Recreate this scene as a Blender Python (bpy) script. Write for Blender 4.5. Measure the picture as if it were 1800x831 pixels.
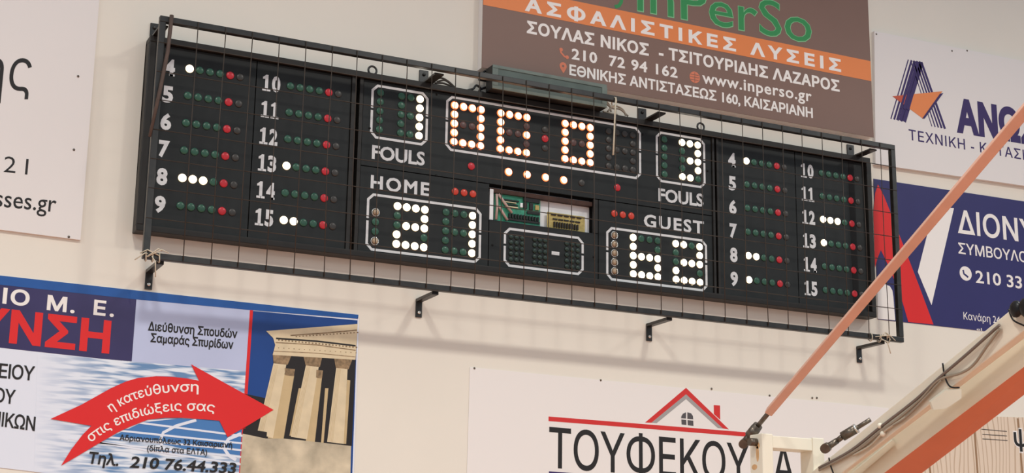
import bpy, bmesh, math, random
from mathutils import Vector, Matrix
from mathutils.geometry import delaunay_2d_cdt
random.seed(7)
for o in list(bpy.data.objects): bpy.data.objects.remove(o)
SC = bpy.context.scene
COL = SC.collection

# ------------------------------------------------------------------ camera
YAW, PIT, ROL, FPX = 0.4462068, 0.24237918, 0.01458085, 2750.957
EYE = Vector((0.0, -7.085, 1.9))
fw = Vector((math.sin(YAW)*math.cos(PIT), math.cos(YAW)*math.cos(PIT), math.sin(PIT)))
rt = Vector((math.cos(YAW), -math.sin(YAW), 0.0)); up = rt.cross(fw)
r2 = math.cos(ROL)*rt + math.sin(ROL)*up; u2 = -math.sin(ROL)*rt + math.cos(ROL)*up
cd = bpy.data.cameras.new('camera'); cam = bpy.data.objects.new('camera', cd); COL.objects.link(cam)
cd.sensor_width = 36; cd.lens = 36*FPX/1800; cd.clip_start = 0.05
m = Matrix((r2, u2, -fw)).transposed().to_4x4(); m.translation = EYE; cam.matrix_world = m
SC.camera = cam

# ------------------------------------------------------------------ light
w = bpy.data.worlds.new('world'); SC.world = w; w.use_nodes = True
bg = w.node_tree.nodes['Background']; bg.inputs[0].default_value = (0.87, 1.0, 1.12, 1); bg.inputs[1].default_value = 0.57
def hall_or_fill_lamp(x, y, z, power, size=0.5, spread=150):
    l = bpy.data.lights.new('hall_or_fill_lamp', 'AREA'); l.energy = power; l.size = size; l.color = (1.0, 0.96, 0.88)
    l.spread = math.radians(spread)
    o = bpy.data.objects.new('hall_or_fill_lamp', l); COL.objects.link(o); o.location = (x, y, z)
for lx in (-3.7, 0.6, 4.9, 9.2): hall_or_fill_lamp(lx, -4.0, 7.1, 113, spread=150)
for lx in (-2.4, 3.6): hall_or_fill_lamp(lx, -11.0, 7.1, 500)  # unseen far row, added as fill and for sheen on the panels
SC.view_settings.view_transform = 'Standard'; SC.view_settings.look = 'None'
SC.view_settings.exposure = 0.0; SC.view_settings.gamma = 1.0; SC.view_settings.use_curve_mapping = False

# ------------------------------------------------------------------ helpers
def at(p, y):                                        # photo pixel -> point of the plane y = const
    d = r2*((p[0]-900)/FPX) + u2*((415.5-p[1])/FPX) + fw
    return EYE + d*((y-EYE.y)/d.y)
def dp(p, depth):                                    # photo pixel -> point at a distance along the view axis
    d = r2*((p[0]-900)/FPX) + u2*((415.5-p[1])/FPX) + fw
    return EYE + d*depth
def lin(c): return tuple(((v/255)/12.92 if v/255 <= .04045 else ((v/255+.055)/1.055)**2.4) for v in c)
MATS = {}
def mat(name, rgb, rough=.6, metal=0.0, noise=0.0, scale=6.0, emit=None, strength=0, spec=.3, bump=0.0):
    if name in MATS: return MATS[name]
    mm = bpy.data.materials.new(name); mm.use_nodes = True; nt = mm.node_tree; b = nt.nodes['Principled BSDF']
    c = lin(rgb); b.inputs['Base Color'].default_value = (*c, 1); b.inputs['Roughness'].default_value = rough
    b.inputs['Metallic'].default_value = metal; b.inputs['Specular IOR Level'].default_value = spec
    if emit: b.inputs['Emission Color'].default_value = (*emit, 1); b.inputs['Emission Strength'].default_value = strength
    if noise or bump:
        tc = nt.nodes.new('ShaderNodeTexCoord'); n = nt.nodes.new('ShaderNodeTexNoise'); n.inputs['Scale'].default_value = scale
        n.inputs['Detail'].default_value = 6
        nt.links.new(tc.outputs['Object'], n.inputs['Vector'])
        if noise:
            r = nt.nodes.new('ShaderNodeValToRGB'); r.color_ramp.elements[0].position = .3; r.color_ramp.elements[1].position = .7
            r.color_ramp.elements[0].color = (*[max(0, v*(1-noise)) for v in c], 1); r.color_ramp.elements[1].color = (*[min(1, v*(1+noise)) for v in c], 1)
            nt.links.new(n.outputs['Fac'], r.inputs[0]); nt.links.new(r.outputs[0], b.inputs['Base Color'])
        if bump:
            bp = nt.nodes.new('ShaderNodeBump'); bp.inputs['Strength'].default_value = bump; bp.inputs['Distance'].default_value = .01
            nt.links.new(n.outputs['Fac'], bp.inputs['Height']); nt.links.new(bp.outputs[0], b.inputs['Normal'])
    MATS[name] = mm; return mm

class MB:
    def __init__(s): s.v = []; s.f = []; s.mi = []; s.sm = []
    def add(s, vs, fs, mi=0, smooth=False):
        o = len(s.v); s.v += [tuple(v) for v in vs]
        for f in fs: s.f.append([i+o for i in f]); s.mi.append(mi); s.sm.append(smooth)
        return s
    def box(s, x0, x1, y0, y1, z0, z1, mi=0):
        return s.hexa([Vector(p) for p in ((x0,y0,z0),(x1,y0,z0),(x1,y0,z1),(x0,y0,z1),(x0,y1,z0),(x1,y1,z0),(x1,y1,z1),(x0,y1,z1))], mi)
    def hexa(s, p, mi=0, mats=None):                 # 4 front corners, 4 back corners
        fs = [(0,1,2,3),(5,4,7,6),(4,0,3,7),(1,5,6,2),(3,2,6,7),(4,5,1,0)]
        for k, f in enumerate(fs): pass
        o = len(s.v); s.v += [tuple(v) for v in p]
        for k, f in enumerate(fs): s.f.append([i+o for i in f]); s.mi.append(mats[k] if mats else mi); s.sm.append(False)
        return s
    def prism(s, pts, vec, mi=0):                    # planar outline pushed along vec
        n = len(pts); vec = Vector(vec); a = [Vector(p) for p in pts]; b = [p+vec for p in a]
        fs = [tuple(range(n)), tuple(range(2*n-1, n-1, -1))] + [(i, i+n, (i+1) % n+n, (i+1) % n) for i in range(n)]
        return s.add(a+b, fs, mi)
    def bar(s, a, b, wx, side, hy, mi=0):            # square bar from a to b; side = direction of width
        a = Vector(a); b = Vector(b); d = (b-a).normalized(); sd = Vector(side); sd = (sd-d*sd.dot(d)).normalized(); n = d.cross(sd)
        sd = sd*wx/2; n = n*hy/2
        return s.hexa([a-sd-n, a+sd-n, b+sd-n, b-sd-n, a-sd+n, a+sd+n, b+sd+n, b-sd+n], mi)
    def tube(s, path, r, k=8, mi=0, closed=False):
        path = [Vector(p) for p in path]; n = len(path); rr = r if isinstance(r, (list, tuple)) else [r]*n
        o = len(s.v); ref = None
        for i, p in enumerate(path):
            if closed: d = path[(i+1) % n]-path[i-1]
            else: d = path[min(i+1, n-1)]-path[max(i-1, 0)]
            d.normalize()
            if ref is None: ref = d.orthogonal()
            ref = (ref-d*ref.dot(d)).normalized(); q = d.cross(ref)
            for j in range(k):
                t = 2*math.pi*j/k; s.v.append(tuple(p+(ref*math.cos(t)+q*math.sin(t))*rr[i]))
        for i in range(n if closed else n-1):
            for j in range(k):
                i2 = (i+1) % n
                s.f.append([o+i*k+j, o+i*k+(j+1) % k, o+i2*k+(j+1) % k, o+i2*k+j]); s.mi.append(mi); s.sm.append(True)
        if not closed:
            s.f.append([o+j for j in range(k)][::-1]); s.mi.append(mi); s.sm.append(False)
            s.f.append([o+(n-1)*k+j for j in range(k)]); s.mi.append(mi); s.sm.append(False)
        return s
    def ball(s, c, rx, ry, rz, mi=0, k=14):
        c = Vector(c); o = len(s.v); h = k//2
        for i in range(h+1):
            a = math.pi*i/h
            for j in range(k):
                t = 2*math.pi*j/k
                s.v.append((c.x+rx*math.sin(a)*math.cos(t), c.y+ry*math.sin(a)*math.sin(t), c.z+rz*math.cos(a)))
        for i in range(h):
            for j in range(k):
                s.f.append([o+i*k+j, o+(i+1)*k+j, o+(i+1)*k+(j+1) % k, o+i*k+(j+1) % k]); s.mi.append(mi); s.sm.append(True)
        return s
    def mesh(s, name, mats):
        me = bpy.data.meshes.new(name); me.from_pydata(s.v, [], s.f); me.validate()
        for mm in (mats if isinstance(mats, (list, tuple)) else [mats]): me.materials.append(mm)
        if len(me.polygons) == len(s.f):
            for i, p in enumerate(me.polygons): p.material_index = s.mi[i]; p.use_smooth = s.sm[i]
        bm = bmesh.new(); bm.from_mesh(me); bmesh.ops.remove_doubles(bm, verts=bm.verts, dist=1e-6); bmesh.ops.recalc_face_normals(bm, faces=bm.faces); bm.to_mesh(me); bm.free()
        return me
    def build(s, name, mats, parent=None, label=None, bevel=0.0):
        return link(name, s.mesh(name, mats), parent, label, bevel)
def link(name, me, parent=None, label=None, bevel=0.0, loc=None):
    o = bpy.data.objects.new(name, me); COL.objects.link(o)
    if loc is not None: o.location = loc
    if parent:
        o.parent = parent
        pw = Vector(); q = parent
        while q: pw = pw+q.location; q = q.parent
        o.location = o.location-pw
    if label: o['label'] = label
    if bevel:
        b = o.modifiers.new('bevel', 'BEVEL'); b.width = bevel; b.segments = 2; b.limit_method = 'ANGLE'
    return o
def thing(name, label, cat, loc, group=None):
    o = bpy.data.objects.new(name, None); COL.objects.link(o); o.location = loc; o.empty_display_size = .1
    o['label'] = label; o['category'] = cat
    if group: o['group'] = group
    return o
def struct(name, mb, mm):
    o = mb.build(name, mm); o['kind'] = 'structure'; return o

# ---- lettering: outline of each line of writing laid between two baseline points
_fc = {}
def glyphs(s, bold=0.0, space=1.0, shear=0.0):
    key = (s, bold, space, shear)
    if key in _fc: return _fc[key]
    c = bpy.data.curves.new('line', 'FONT'); c.body = s; c.space_character = space; c.shear = shear; c.resolution_u = 3; c.fill_mode = 'NONE'
    o = bpy.data.objects.new('line', c); COL.objects.link(o); bpy.context.view_layer.update()
    me = bpy.data.meshes.new_from_object(o.evaluated_get(bpy.context.evaluated_depsgraph_get()))
    co = [v.co.to_2d() for v in me.vertices]; nx = {}
    for e in me.edges:
        i, j = e.vertices; nx.setdefault(i, []).append(j); nx.setdefault(j, []).append(i)
    bpy.data.objects.remove(o); bpy.data.curves.remove(c); bpy.data.meshes.remove(me)
    loops, seen = [], set()
    for st in sorted(nx):
        if st in seen: continue
        lp = [st]; seen.add(st); prev = None; cur = st
        while True:
            k = [j for j in nx[cur] if j not in seen]
            if not k: break
            if cur == st and st+1 in k: k = [st+1]
            cur = k[0]; seen.add(cur); lp.append(cur)
        p = []
        for i in lp:
            if not p or (co[i]-p[-1]).length > 1e-4: p.append(co[i])
        if len(p) > 2 and (p[0]-p[-1]).length < 1e-4: p.pop()
        if len(p) > 2: loops.append(p)
    area = lambda p: sum(p[i-1].x*p[i].y-p[i].x*p[i-1].y for i in range(len(p)))/2
    def inside(pt, p):
        r = False
        for i in range(len(p)):
            u, w_ = p[i-1], p[i]
            if (u.y > pt.y) != (w_.y > pt.y) and u.x+(pt.y-u.y)/(w_.y-u.y)*(w_.x-u.x) > pt.x: r = not r
        return r
    loops.sort(key=lambda p: -abs(area(p))); norm = []   # faces wind differently from font to font: bring every glyph to the same sense
    for k, p in enumerate(loops):
        host = next((h for h in loops[:k] if all(inside(v, h) for v in p[::3])), p)
        norm.append(p if area(host) > 0 else p[::-1])
    loops = norm; sg = 1
    out = []
    for p in loops:                                  # outward push for bold weight
        q = []
        for i in range(len(p)):
            d0 = (p[i]-p[i-1]).normalized(); d1 = (p[(i+1) % len(p)]-p[i]).normalized()
            n = Vector((d0.y+d1.y, -d0.x-d1.x))*sg
            n = n.normalized() if n.length > 1e-6 else Vector((d0.y, -d0.x))*sg
            cs = max(.55, n.dot(Vector((d0.y, -d0.x))*sg)); q.append(p[i]+n*(bold/cs))
        out.append(q)
    V, E = [], []
    for q in out:
        o0 = len(V); V += q; E += [(o0+i, o0+(i+1) % len(q)) for i in range(len(q))]
    rv, re, rf, _, _, _ = delaunay_2d_cdt(V, E, [], 0, 1e-5, False)
    boxes = [(min(v.y for v in q), max(v.y for v in q), min(v.x for v in q), max(v.x for v in q)) for q in out]
    keep = []
    for f in rf:
        cx = sum(rv[i].x for i in f)/len(f); cy = sum(rv[i].y for i in f)/len(f); wn = 0
        for q, bx in zip(out, boxes):
            if not (bx[0] <= cy <= bx[1] and bx[2] <= cx <= bx[3]): continue
            for i in range(len(q)):
                a, b = q[i-1], q[i]
                if (a.y <= cy) != (b.y <= cy):
                    if a.x+(cy-a.y)/(b.y-a.y)*(b.x-a.x) > cx: wn += 1 if b.y > a.y else -1
        if wn*sg > 0: keep.append(tuple(f))
    used = sorted({i for f in keep for i in f}); ix = {v: k for k, v in enumerate(used)}
    vs = [(rv[i].x, rv[i].y) for i in used]; fs = [tuple(ix[i] for i in f) for f in keep]
    _fc[key] = (vs, fs); return vs, fs
CAP = 0.70
def solidify_flat(vs, fs, map_fn, depth):            # flat glyph faces -> thin raised letters
    mb = MB(); n = len(vs); a = [map_fn(v[0], v[1]) for v in vs]; b = [p+Vector((0, depth, 0)) for p in a]
    ec = {}
    for f in fs:
        for i in range(len(f)):
            e = (f[i], f[(i+1) % len(f)]); ec[e] = ec.get(e, 0)+1
    mb.add(a, fs)
    mb.v += [tuple(p) for p in b]
    for (i, j) in ec:
        if (j, i) not in ec: mb.f.append([i, i+n, j+n, j]); mb.mi.append(0); mb.sm.append(False)
    return mb
def text(parent, s, L, R, cap, y, mm, bold=.02, space=1.0, shear=0.0, name='lettering', label=None, depth=.0008):
    vs, fs = glyphs(s, bold, space, shear)
    x0 = min(v[0] for v in vs); x1 = max(v[0] for v in vs)
    PL = at(L, y); PR = at(R, y); h = (at((L[0], L[1]-cap), y)-PL).z
    def mp(x, v): return PL+(PR-PL)*((x-x0)/(x1-x0))+Vector((0, 0, h*v/CAP))
    me = solidify_flat(vs, fs, mp, depth).mesh(name, mm)
    return link(name, me, parent, label)
def curved(parent, s, pts, cap, y, mm, bold=.02, name='lettering', label=None):
    vs, fs = glyphs(s, bold, 1.0, 0.0); x0 = min(v[0] for v in vs); x1 = max(v[0] for v in vs)
    A, B, C_ = [at(p, y) for p in pts]; h = (at((pts[0][0], pts[0][1]-cap), y)-A).z
    K = 2*B-(A+C_)/2                                 # middle point lies on the curve
    def mp(x, v):
        t = (x-x0)/(x1-x0); p = A*(1-t)**2+K*2*t*(1-t)+C_*t*t; d = (K-A)*(1-t)+(C_-K)*t
        d.normalize(); n = Vector((-d.z, 0, d.x)); return p+n*(h*v/CAP)
    return link(name, solidify_flat(vs, fs, mp, .0008).mesh(name, mm), parent, label)
def poly(parent, name, pts, y, mm, depth=.0008, label=None):
    return MB().prism([at(p, y) for p in pts], (0, depth, 0)).build(name, mm, parent, label)
def disc(parent, name, c, rpx, y, mm, label=None, ry=None, k=24):
    P = at(c, y); r = abs(at((c[0]+rpx, c[1]), y).x-P.x); rz = r if ry is None else (at((c[0], c[1]-ry), y)-P).z
    return MB().prism([P+Vector((r*math.cos(2*math.pi*i/k), 0, rz*math.sin(2*math.pi*i/k))) for i in range(k)], (0, .0008, 0)).build(name, mm, parent, label)
def strip(parent, name, pts, wpx, y, mm, label=None):   # painted line of even width along points of a plane
    P = [at(p, y) for p in pts]; wz = (at((pts[0][0], pts[0][1]-wpx), y)-P[0]).z/2; l, r = [], []
    for i, p in enumerate(P):
        d = (P[min(i+1, len(P)-1)]-P[max(i-1, 0)]).normalized(); n = Vector((-d.z, 0, d.x))*wz; l.append(p+n); r.append(p-n)
    mb = MB()
    for i in range(len(P)-1): mb.prism([l[i], l[i+1], r[i+1], r[i]], (0, .0008, 0))
    return mb.build(name, mm, parent, label)

# ------------------------------------------------------------------ materials
WALL = mat('cream_wall_paint', (228, 221, 208), .75, noise=.025, scale=1.3, bump=.06)
FLOOR = mat('terracotta_sports_floor', (182, 136, 113), .5, noise=.05, scale=2)
BLACKP = mat('charcoal_panel_paint', (36, 38, 38), .45, noise=.12, scale=14, spec=.2)
RIM = mat('dark_board_casing', (36, 33, 30), .45, noise=.2, scale=9)
DARK = mat('black_recess', (16, 15, 15), .7)
WHITEP = mat('white_stencil_paint', (212, 212, 212), .6)
GREEN = mat('unlit_green_lens', (46, 86, 68), .3, spec=.4)
DGREEN = mat('unlit_dark_green_lens', (33, 50, 42), .35, spec=.4)
GREY = mat('unlit_brown_lens', (58, 54, 50), .35, spec=.4)
DREDL = mat('unlit_dull_red_lens', (88, 62, 58), .35, spec=.4)
RED = mat('red_lens', (188, 40, 50), .3, spec=.4)
ORED = mat('orange_red_lens', (196, 62, 44), .3, spec=.4)
CLEAR = mat('unlit_clear_bulb', (176, 152, 124), .2, spec=.6)
LITC = mat('lit_white_lamp', (255, 250, 235), .3, emit=(1.0, .93, .80), strength=7)
LITR = mat('lit_white_lamp_rim', (255, 240, 205), .3, emit=(1.0, .74, .42), strength=2.2)
AMBC = mat('lit_amber_lamp', (255, 240, 220), .3, emit=(1.0, .76, .48), strength=4.5)
AMBR = mat('lit_amber_lamp_rim', (255, 140, 80), .3, emit=(1.0, .17, .05), strength=2.2)
CAGE = mat('dark_cage_paint', (33, 31, 28), .36, noise=.45, scale=22, spec=.5)
WIRE = mat('dark_wire', (62, 52, 44), .5)
BOXG = mat('grey_green_steel', (82, 94, 88), .45, noise=.12, scale=12)
STEEL = mat('oily_steel', (104, 94, 84), .32, metal=.7, noise=.25, scale=25)
CHROME = mat('bright_steel', (215, 212, 206), .2, metal=.8)
IVORY = mat('ivory_steel_paint', (228, 222, 204), .42, noise=.03, scale=4)
SALMON = mat('salmon_steel', (222, 172, 150), .5, noise=.05, scale=8)  # one even colour for the whole tie bar
ORANGE = mat('orange_steel', (214, 126, 94), .5, noise=.05, scale=6)  # underside colour of the main arm, its other faces stay ivory
CORD = mat('grey_beige_cable', (150, 138, 122), .5)
BLK = mat('black_rubber', (20, 20, 21), .35)
STRING = mat('pale_string', (205, 194, 172), .8)
SHEET = mat('white_sign_sheet', (226, 220, 216), .5)
WSHEET = mat('white_banner_vinyl', (232, 226, 221), .5)
INK = mat('black_ink', (36, 34, 34), .6)
BROWN = mat('brown_sign_print', (126, 99, 88), .45, noise=.03, scale=3)
OSTRIPE = mat('orange_print', (226, 132, 74), .45)
WINK = mat('white_print', (238, 232, 226), .5)
GRN = mat('green_print', (52, 140, 80), .5)
LGRN = mat('pale_green_outline', (130, 190, 140), .5)
PINK = mat('coral_print', (212, 122, 92), .5)
PURPLE = mat('deep_purple_print', (52, 34, 92), .5)
NAVY = mat('navy_print', (46, 44, 98), .42, noise=.05, scale=4)
REDP = mat('red_print', (216, 38, 38), .4)
CRIM = mat('crimson_print', (205, 50, 48), .5)
GREYP = mat('grey_print', (160, 156, 154), .5)
BLUE = mat('blue_print', (36, 86, 156), .35, noise=.12, scale=5)
INDIGO = mat('dark_indigo_print', (56, 50, 92), .28, noise=.1, scale=4)
LAV = mat('lavender_print', (186, 194, 222), .35, noise=.05, scale=2)
PALE = mat('pale_blue_white_print', (222, 226, 236), .35)
SKYP = mat('deep_blue_sky_print', (28, 66, 132), .35, noise=.1, scale=2)
STONE = mat('sandstone_print', (216, 198, 164), .4, noise=.08, scale=16)
STONE2 = mat('shaded_column_print', (196, 172, 130), .4, noise=.06, scale=16)
CAPIT = mat('carved_capital_print', (142, 118, 88), .4, noise=.4, scale=60)
SHADE = mat('dark_porch_print', (36, 31, 30), .4)
GROUND = mat('stone_steps_print', (196, 182, 156), .4, noise=.3, scale=9)
PCBG = mat('green_circuit_board', (58, 140, 112), .4, noise=.25, scale=70)
PCBY = mat('ochre_circuit_board', (176, 158, 96), .4, noise=.25, scale=70)
CHIP = mat('black_chip', (34, 32, 32), .4)
WPLATE = mat('white_backing_plate', (235, 235, 235), .35)
RIBBON = mat('pinkish_ribbon_cable', (188, 160, 150), .5)

def water_mat():
    mm = bpy.data.materials.new('blue_water_print'); mm.use_nodes = True; nt = mm.node_tree; b = nt.nodes['Principled BSDF']
    b.inputs['Roughness'].default_value = .35
    tc = nt.nodes.new('ShaderNodeTexCoord'); mp = nt.nodes.new('ShaderNodeMapping'); mp.inputs['Scale'].default_value = (7, 1, 62); mp.inputs['Rotation'].default_value = (0, .03, 0)
    n = nt.nodes.new('ShaderNodeTexNoise'); n.inputs['Scale'].default_value = 1.0; n.inputs['Detail'].default_value = 1.5
    r = nt.nodes.new('ShaderNodeValToRGB'); e = r.color_ramp.elements
    e[0].position = .40; e[0].color = (*lin((98, 136, 178)), 1); e[1].position = .58; e[1].color = (*lin((224, 230, 238)), 1)
    sx = nt.nodes.new('ShaderNodeSeparateXYZ'); mr = nt.nodes.new('ShaderNodeMapRange')    # the print fades out towards its left edge
    mr.inputs[1].default_value = at((60,720), 0).x; mr.inputs[2].default_value = at((190,720), 0).x
    mx = nt.nodes.new('ShaderNodeMix'); mx.data_type = 'RGBA'; mx.inputs[6].default_value = (*lin((222, 226, 236)), 1)
    nt.links.new(tc.outputs['Object'], sx.inputs[0]); nt.links.new(sx.outputs[0], mr.inputs[0]); nt.links.new(mr.outputs[0], mx.inputs[0])
    nt.links.new(tc.outputs['Object'], mp.inputs['Vector']); nt.links.new(mp.outputs[0], n.inputs['Vector'])
    nt.links.new(n.outputs['Fac'], r.inputs[0]); nt.links.new(r.outputs[0], mx.inputs[7]); nt.links.new(mx.outputs[2], b.inputs['Base Color']); return mm
WATER = water_mat()
def wood_mat():
    mm = bpy.data.materials.new('pale_plank_print'); mm.use_nodes = True; nt = mm.node_tree; b = nt.nodes['Principled BSDF']
    b.inputs['Roughness'].default_value = .5
    tc = nt.nodes.new('ShaderNodeTexCoord'); mp = nt.nodes.new('ShaderNodeMapping'); mp.inputs['Scale'].default_value = (3.0, 1, 1.0)
    wv = nt.nodes.new('ShaderNodeTexWave'); wv.inputs['Scale'].default_value = 3.2; wv.inputs['Distortion'].default_value = 9; wv.inputs['Detail'].default_value = 1.0; wv.inputs['Detail Scale'].default_value = .7
    r = nt.nodes.new('ShaderNodeValToRGB'); e = r.color_ramp.elements
    e[0].position = .0; e[0].color = (*lin((190, 164, 138)), 1); e[1].position = .22; e[1].color = (*lin((222, 202, 180)), 1)
    nt.links.new(tc.outputs['Object'], mp.inputs['Vector']); nt.links.new(mp.outputs[0], wv.inputs['Vector'])
    nt.links.new(wv.outputs['Fac'], r.inputs[0]); nt.links.new(r.outputs[0], b.inputs['Base Color']); return mm
WOOD = wood_mat()

# ------------------------------------------------------------------ the room
struct('wall_back', MB().box(-9, 15, 0, .3, 0, 9), WALL)
struct('floor', MB().box(-9, 15, -16, 0, -.2, 0), FLOOR)

# ------------------------------------------------------------------ scoreboard
YF, YP = -.085, -.062                                # front of the casing rim, front of the panels
tl, tr, bl, br = at((265,60),YF), at((1531,279),YF), at((239,404),YF), at((1540.5,558),YF)
X0, X1, Z1, Z0 = (tl.x+bl.x)/2, (tr.x+br.x)/2, (tl.z+tr.z)/2, (bl.z+br.z)/2
board = thing('scoreboard', 'large black basketball scoreboard with lit lamp digits mounted high on the cream wall', 'scoreboard', ((X0+X1)/2, 0, Z0))
RW = .030
XA = at((443.5,262),YP).x; XB0 = at((612,300),YP).x; XB1 = at((633,300),YP).x
XC = (at((1255,235),YP).x+at((1256,515),YP).x)/2; XC0 = XC-.012; XC1 = XC+.03; XD = at((1400.5,395),YP).x
mb = MB()
mb.box(X0, X1, YF, -.002, Z1-RW, Z1); mb.box(X0, X1, YF, -.002, Z0, Z0+RW)
mb.box(X0, X0+RW, YF, -.002, Z0+RW, Z1-RW); mb.box(X1-RW, X1, YF, -.002, Z0+RW, Z1-RW)
mb.build('casing', RIM, board, bevel=.003)
MB().box(X0+RW, X1-RW, -.012, -.002, Z0+RW, Z1-RW).build('back_plate', DARK, board)
for a, b in ((XB0, XB0+.02), (XB1-.02, XB1-.002), (XC0, XC0+.014), (XC1-.014, XC1)): MB().box(a, b, YP-.008, -.014, Z0+RW, Z1-RW).build('joint_strip', RIM, board)
ZI0, ZI1 = Z0+RW+.001, Z1-RW-.001
G = .0025
ZS = (at((633,290),YP).z+at((861,323),YP).z+at((1050,352),YP).z+at((1255,378),YP).z)/4     # seam below the clock
XL = (at((860.5,386),YP).x+at((857,470),YP).x)/2; XR = at((1051.7,420),YP).x
ZW = (at((862,386),YP).z+at((1042,408),YP).z)/2                                                # lower edge of the open hatch
def panel(name, x0, x1, z0, z1, label=None): return MB().box(x0+G, x1-G, YP, YP+.012, z0+G, z1-G).build(name, BLACKP, board, label)
pA = panel('player_foul_panel', X0+RW, XA, ZI0, ZI1, 'far left panel with player numbers 4 to 9')
pB = panel('player_foul_panel', XA, XB0, ZI0, ZI1, 'panel with player numbers 10 to 15 left of the clock')
pC = panel('player_foul_panel', XC1, XD, ZI0, ZI1, 'panel with player numbers 4 to 9 right of the clock')
pD = panel('player_foul_panel', XD, X1-RW, ZI0, ZI1, 'far right panel with player numbers 10 to 15')
pT = panel('clock_panel', XB1, XC0, ZS, ZI1)
pH = panel('score_panel', XB1, XL, ZI0, ZS, 'score panel headed HOME')
pG = panel('score_panel', XR, XC0, ZI0, ZS, 'score panel headed GUEST')
pM = panel('timeout_panel', XL, XR, ZI0, ZW)

# --- lamps
def lens_mesh(name, r, mats, h=.010, flange=0):
    mb = MB(); k = 20
    rings = [(r*1.0, 0), (r*1.0, -h*.35), (r*.88, -h*.62), (r*.68, -h*.84), (r*.36, -h*.97)]
    if flange: rings = [(r*flange, 0), (r*flange, -h*.10), (r*1.02, -h*.14)]+rings[1:]  # wider glowing ring, put in for the red glow round amber lamps
    for (q, y) in rings:
        for j in range(k): t = 2*math.pi*j/k; mb.v.append((q*math.cos(t), y, q*math.sin(t)))
    mb.v.append((0, -h, 0)); c = len(mb.v)-1
    core = len(mats)-1
    for i in range(len(rings)-1):
        for j in range(k):
            mb.f.append([i*k+j, i*k+(j+1) % k, (i+1)*k+(j+1) % k, (i+1)*k+j]); mb.mi.append(0 if i < (4 if flange else 2) else core); mb.sm.append(i > 0)
    i = len(rings)-1
    for j in range(k): mb.f.append([i*k+j, i*k+(j+1) % k, c]); mb.mi.append(core); mb.sm.append(True)
    mb.f.append([j for j in range(k)][::-1]); mb.mi.append(0); mb.sm.append(False)
    return mb.mesh(name, mats)
RL = .0192
LM = {'W': (lens_mesh('white_lamp', RL*1.03, [LITR, LITC]), 'lit_lamp', 'lit white lamp'),
      'A': (lens_mesh('amber_lamp', RL*1.0, [AMBR, AMBC], .010, 1.13), 'lit_lamp', 'lit amber lamp'),
      'g': (lens_mesh('green_lamp', RL*1.0, [GREEN], .007), 'green_lamp', None),
      'r': (lens_mesh('red_lamp', RL*1.02, [RED], .007), 'red_lamp', None),
      'o': (lens_mesh('orange_red_lamp', RL*.98, [ORED], .007), 'red_lamp', None),
      'd': (lens_mesh('dull_lamp', RL*.96, [GREY], .006), 'unlit_lamp', None),
      'm': (lens_mesh('maroon_lamp', RL*.96, [DREDL], .006), 'unlit_lamp', None),
      's': (lens_mesh('small_lamp', .0128, [DGREEN], .007), 'green_lamp', None),
      'c': (lens_mesh('clear_bulb', RL*.80, [CLEAR], .014), 'clear_bulb', None)}
SOCK = None
def lamp(parent, kind, x, z):
    me, nm, lb = LM[kind]
    o = link(nm, me, parent, lb, loc=Vector((x, YP-.0005, z)))
    if kind == 'c':
        MB().tube([(x+RL*1.0*math.cos(2*math.pi*j/20), YP-.001, z+RL*1.0*math.sin(2*math.pi*j/20)) for j in range(20)], .0026, 6, closed=True).build('bulb_collar', CHROME, parent)
    return o
def grid(parent, rows, tl_, tr_, bl_, br_):          # rows of lamp letters between four corner lamps
    A, B, C_, D = [at(p, YP) for p in (tl_, tr_, bl_, br_)]
    xa, xb = (A.x+C_.x)/2, (B.x+D.x)/2; za, zb = (A.z+B.z)/2, (C_.z+D.z)/2
    n = len(rows); k = len(rows[0])
    for i, r in enumerate(rows):
        for j, ch in enumerate(r):
            if ch == '.': continue
            lamp(parent, ch, xa+(xb-xa)*(j/(k-1) if k > 1 else 0), za+(zb-za)*(i/(n-1) if n > 1 else 0))
grid(pA, ['Wgggrd', 'ggggrd', 'ggggrd', 'ggggrd', 'WWWgrd', 'ggggrd'], (333.2,121.1), (422.2,135.6), (317,361.2), (407.8,373.7))
grid(pB, ['ggggrd', 'ggggrd', 'ggggrd', 'Wgggrd', 'ggggrd', 'WWggrd'], (510.3,151.4), (595,165.3), (498.6,387.1), (584,397.4))
grid(pC, ['Wgggrd', 'ggggrd', 'ggggrd', 'ggggrd', 'WWggrd', 'Wgggrd'], (1311.5,283.4), (1378.5,293.5), (1316.2,491.6), (1384,500.3))
grid(pD, ['ggggrd', 'ggggrd', 'WWWgrd', 'Wgggrd', 'ggggrd', 'ggggrd'], (1444.5,304.6), (1508,314.5), (1449.6,509.2), (1513,518))
# clock and fouls
grid(pT, ['g', 'g', 'g', 'g', 'g'], (669,163), (669,163), (666.2,227.6), (666.2,227.6))
grid(pT, ['ggW', 'g.W', 'ggW', 'g.W', 'ggW'], (706,169), (738,174.6), (703.5,233), (736.3,239.6))
grid(pT, ['AAAA', 'A..A', 'AmmA', 'A..A', 'AAAA'], (799.1,185), (845.6,193.2), (797.7,249.3), (843.9,256.5))
grid(pT, ['AAAA', 'A..m', 'AmmA', 'A..m', 'AAAA'], (880.2,199.1), (926,206.5), (879.2,262), (924.8,268.7))
grid(pT, ['d', 'r', 'd'], (957.8,227.5), (957.8,227.5), (957.8,260), (957.8,260))
grid(pT, ['AAAA', 'A..A', 'AmmA', 'A..A', 'AAAA'], (993.5,217.6), (1037.2,224.3), (992.5,279.3), (1037,286))
grid(pT, ['dddd', 'd..d', 'dddd', 'd..d', 'dddd'], (1070,231), (1112.5,237.3), (1069.5,291.5), (1112,298))
grid(pT, ['AAAAd'], (893.7,302.5), (1022.3,321), (893.7,302.5), (1022.3,321))
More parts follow.
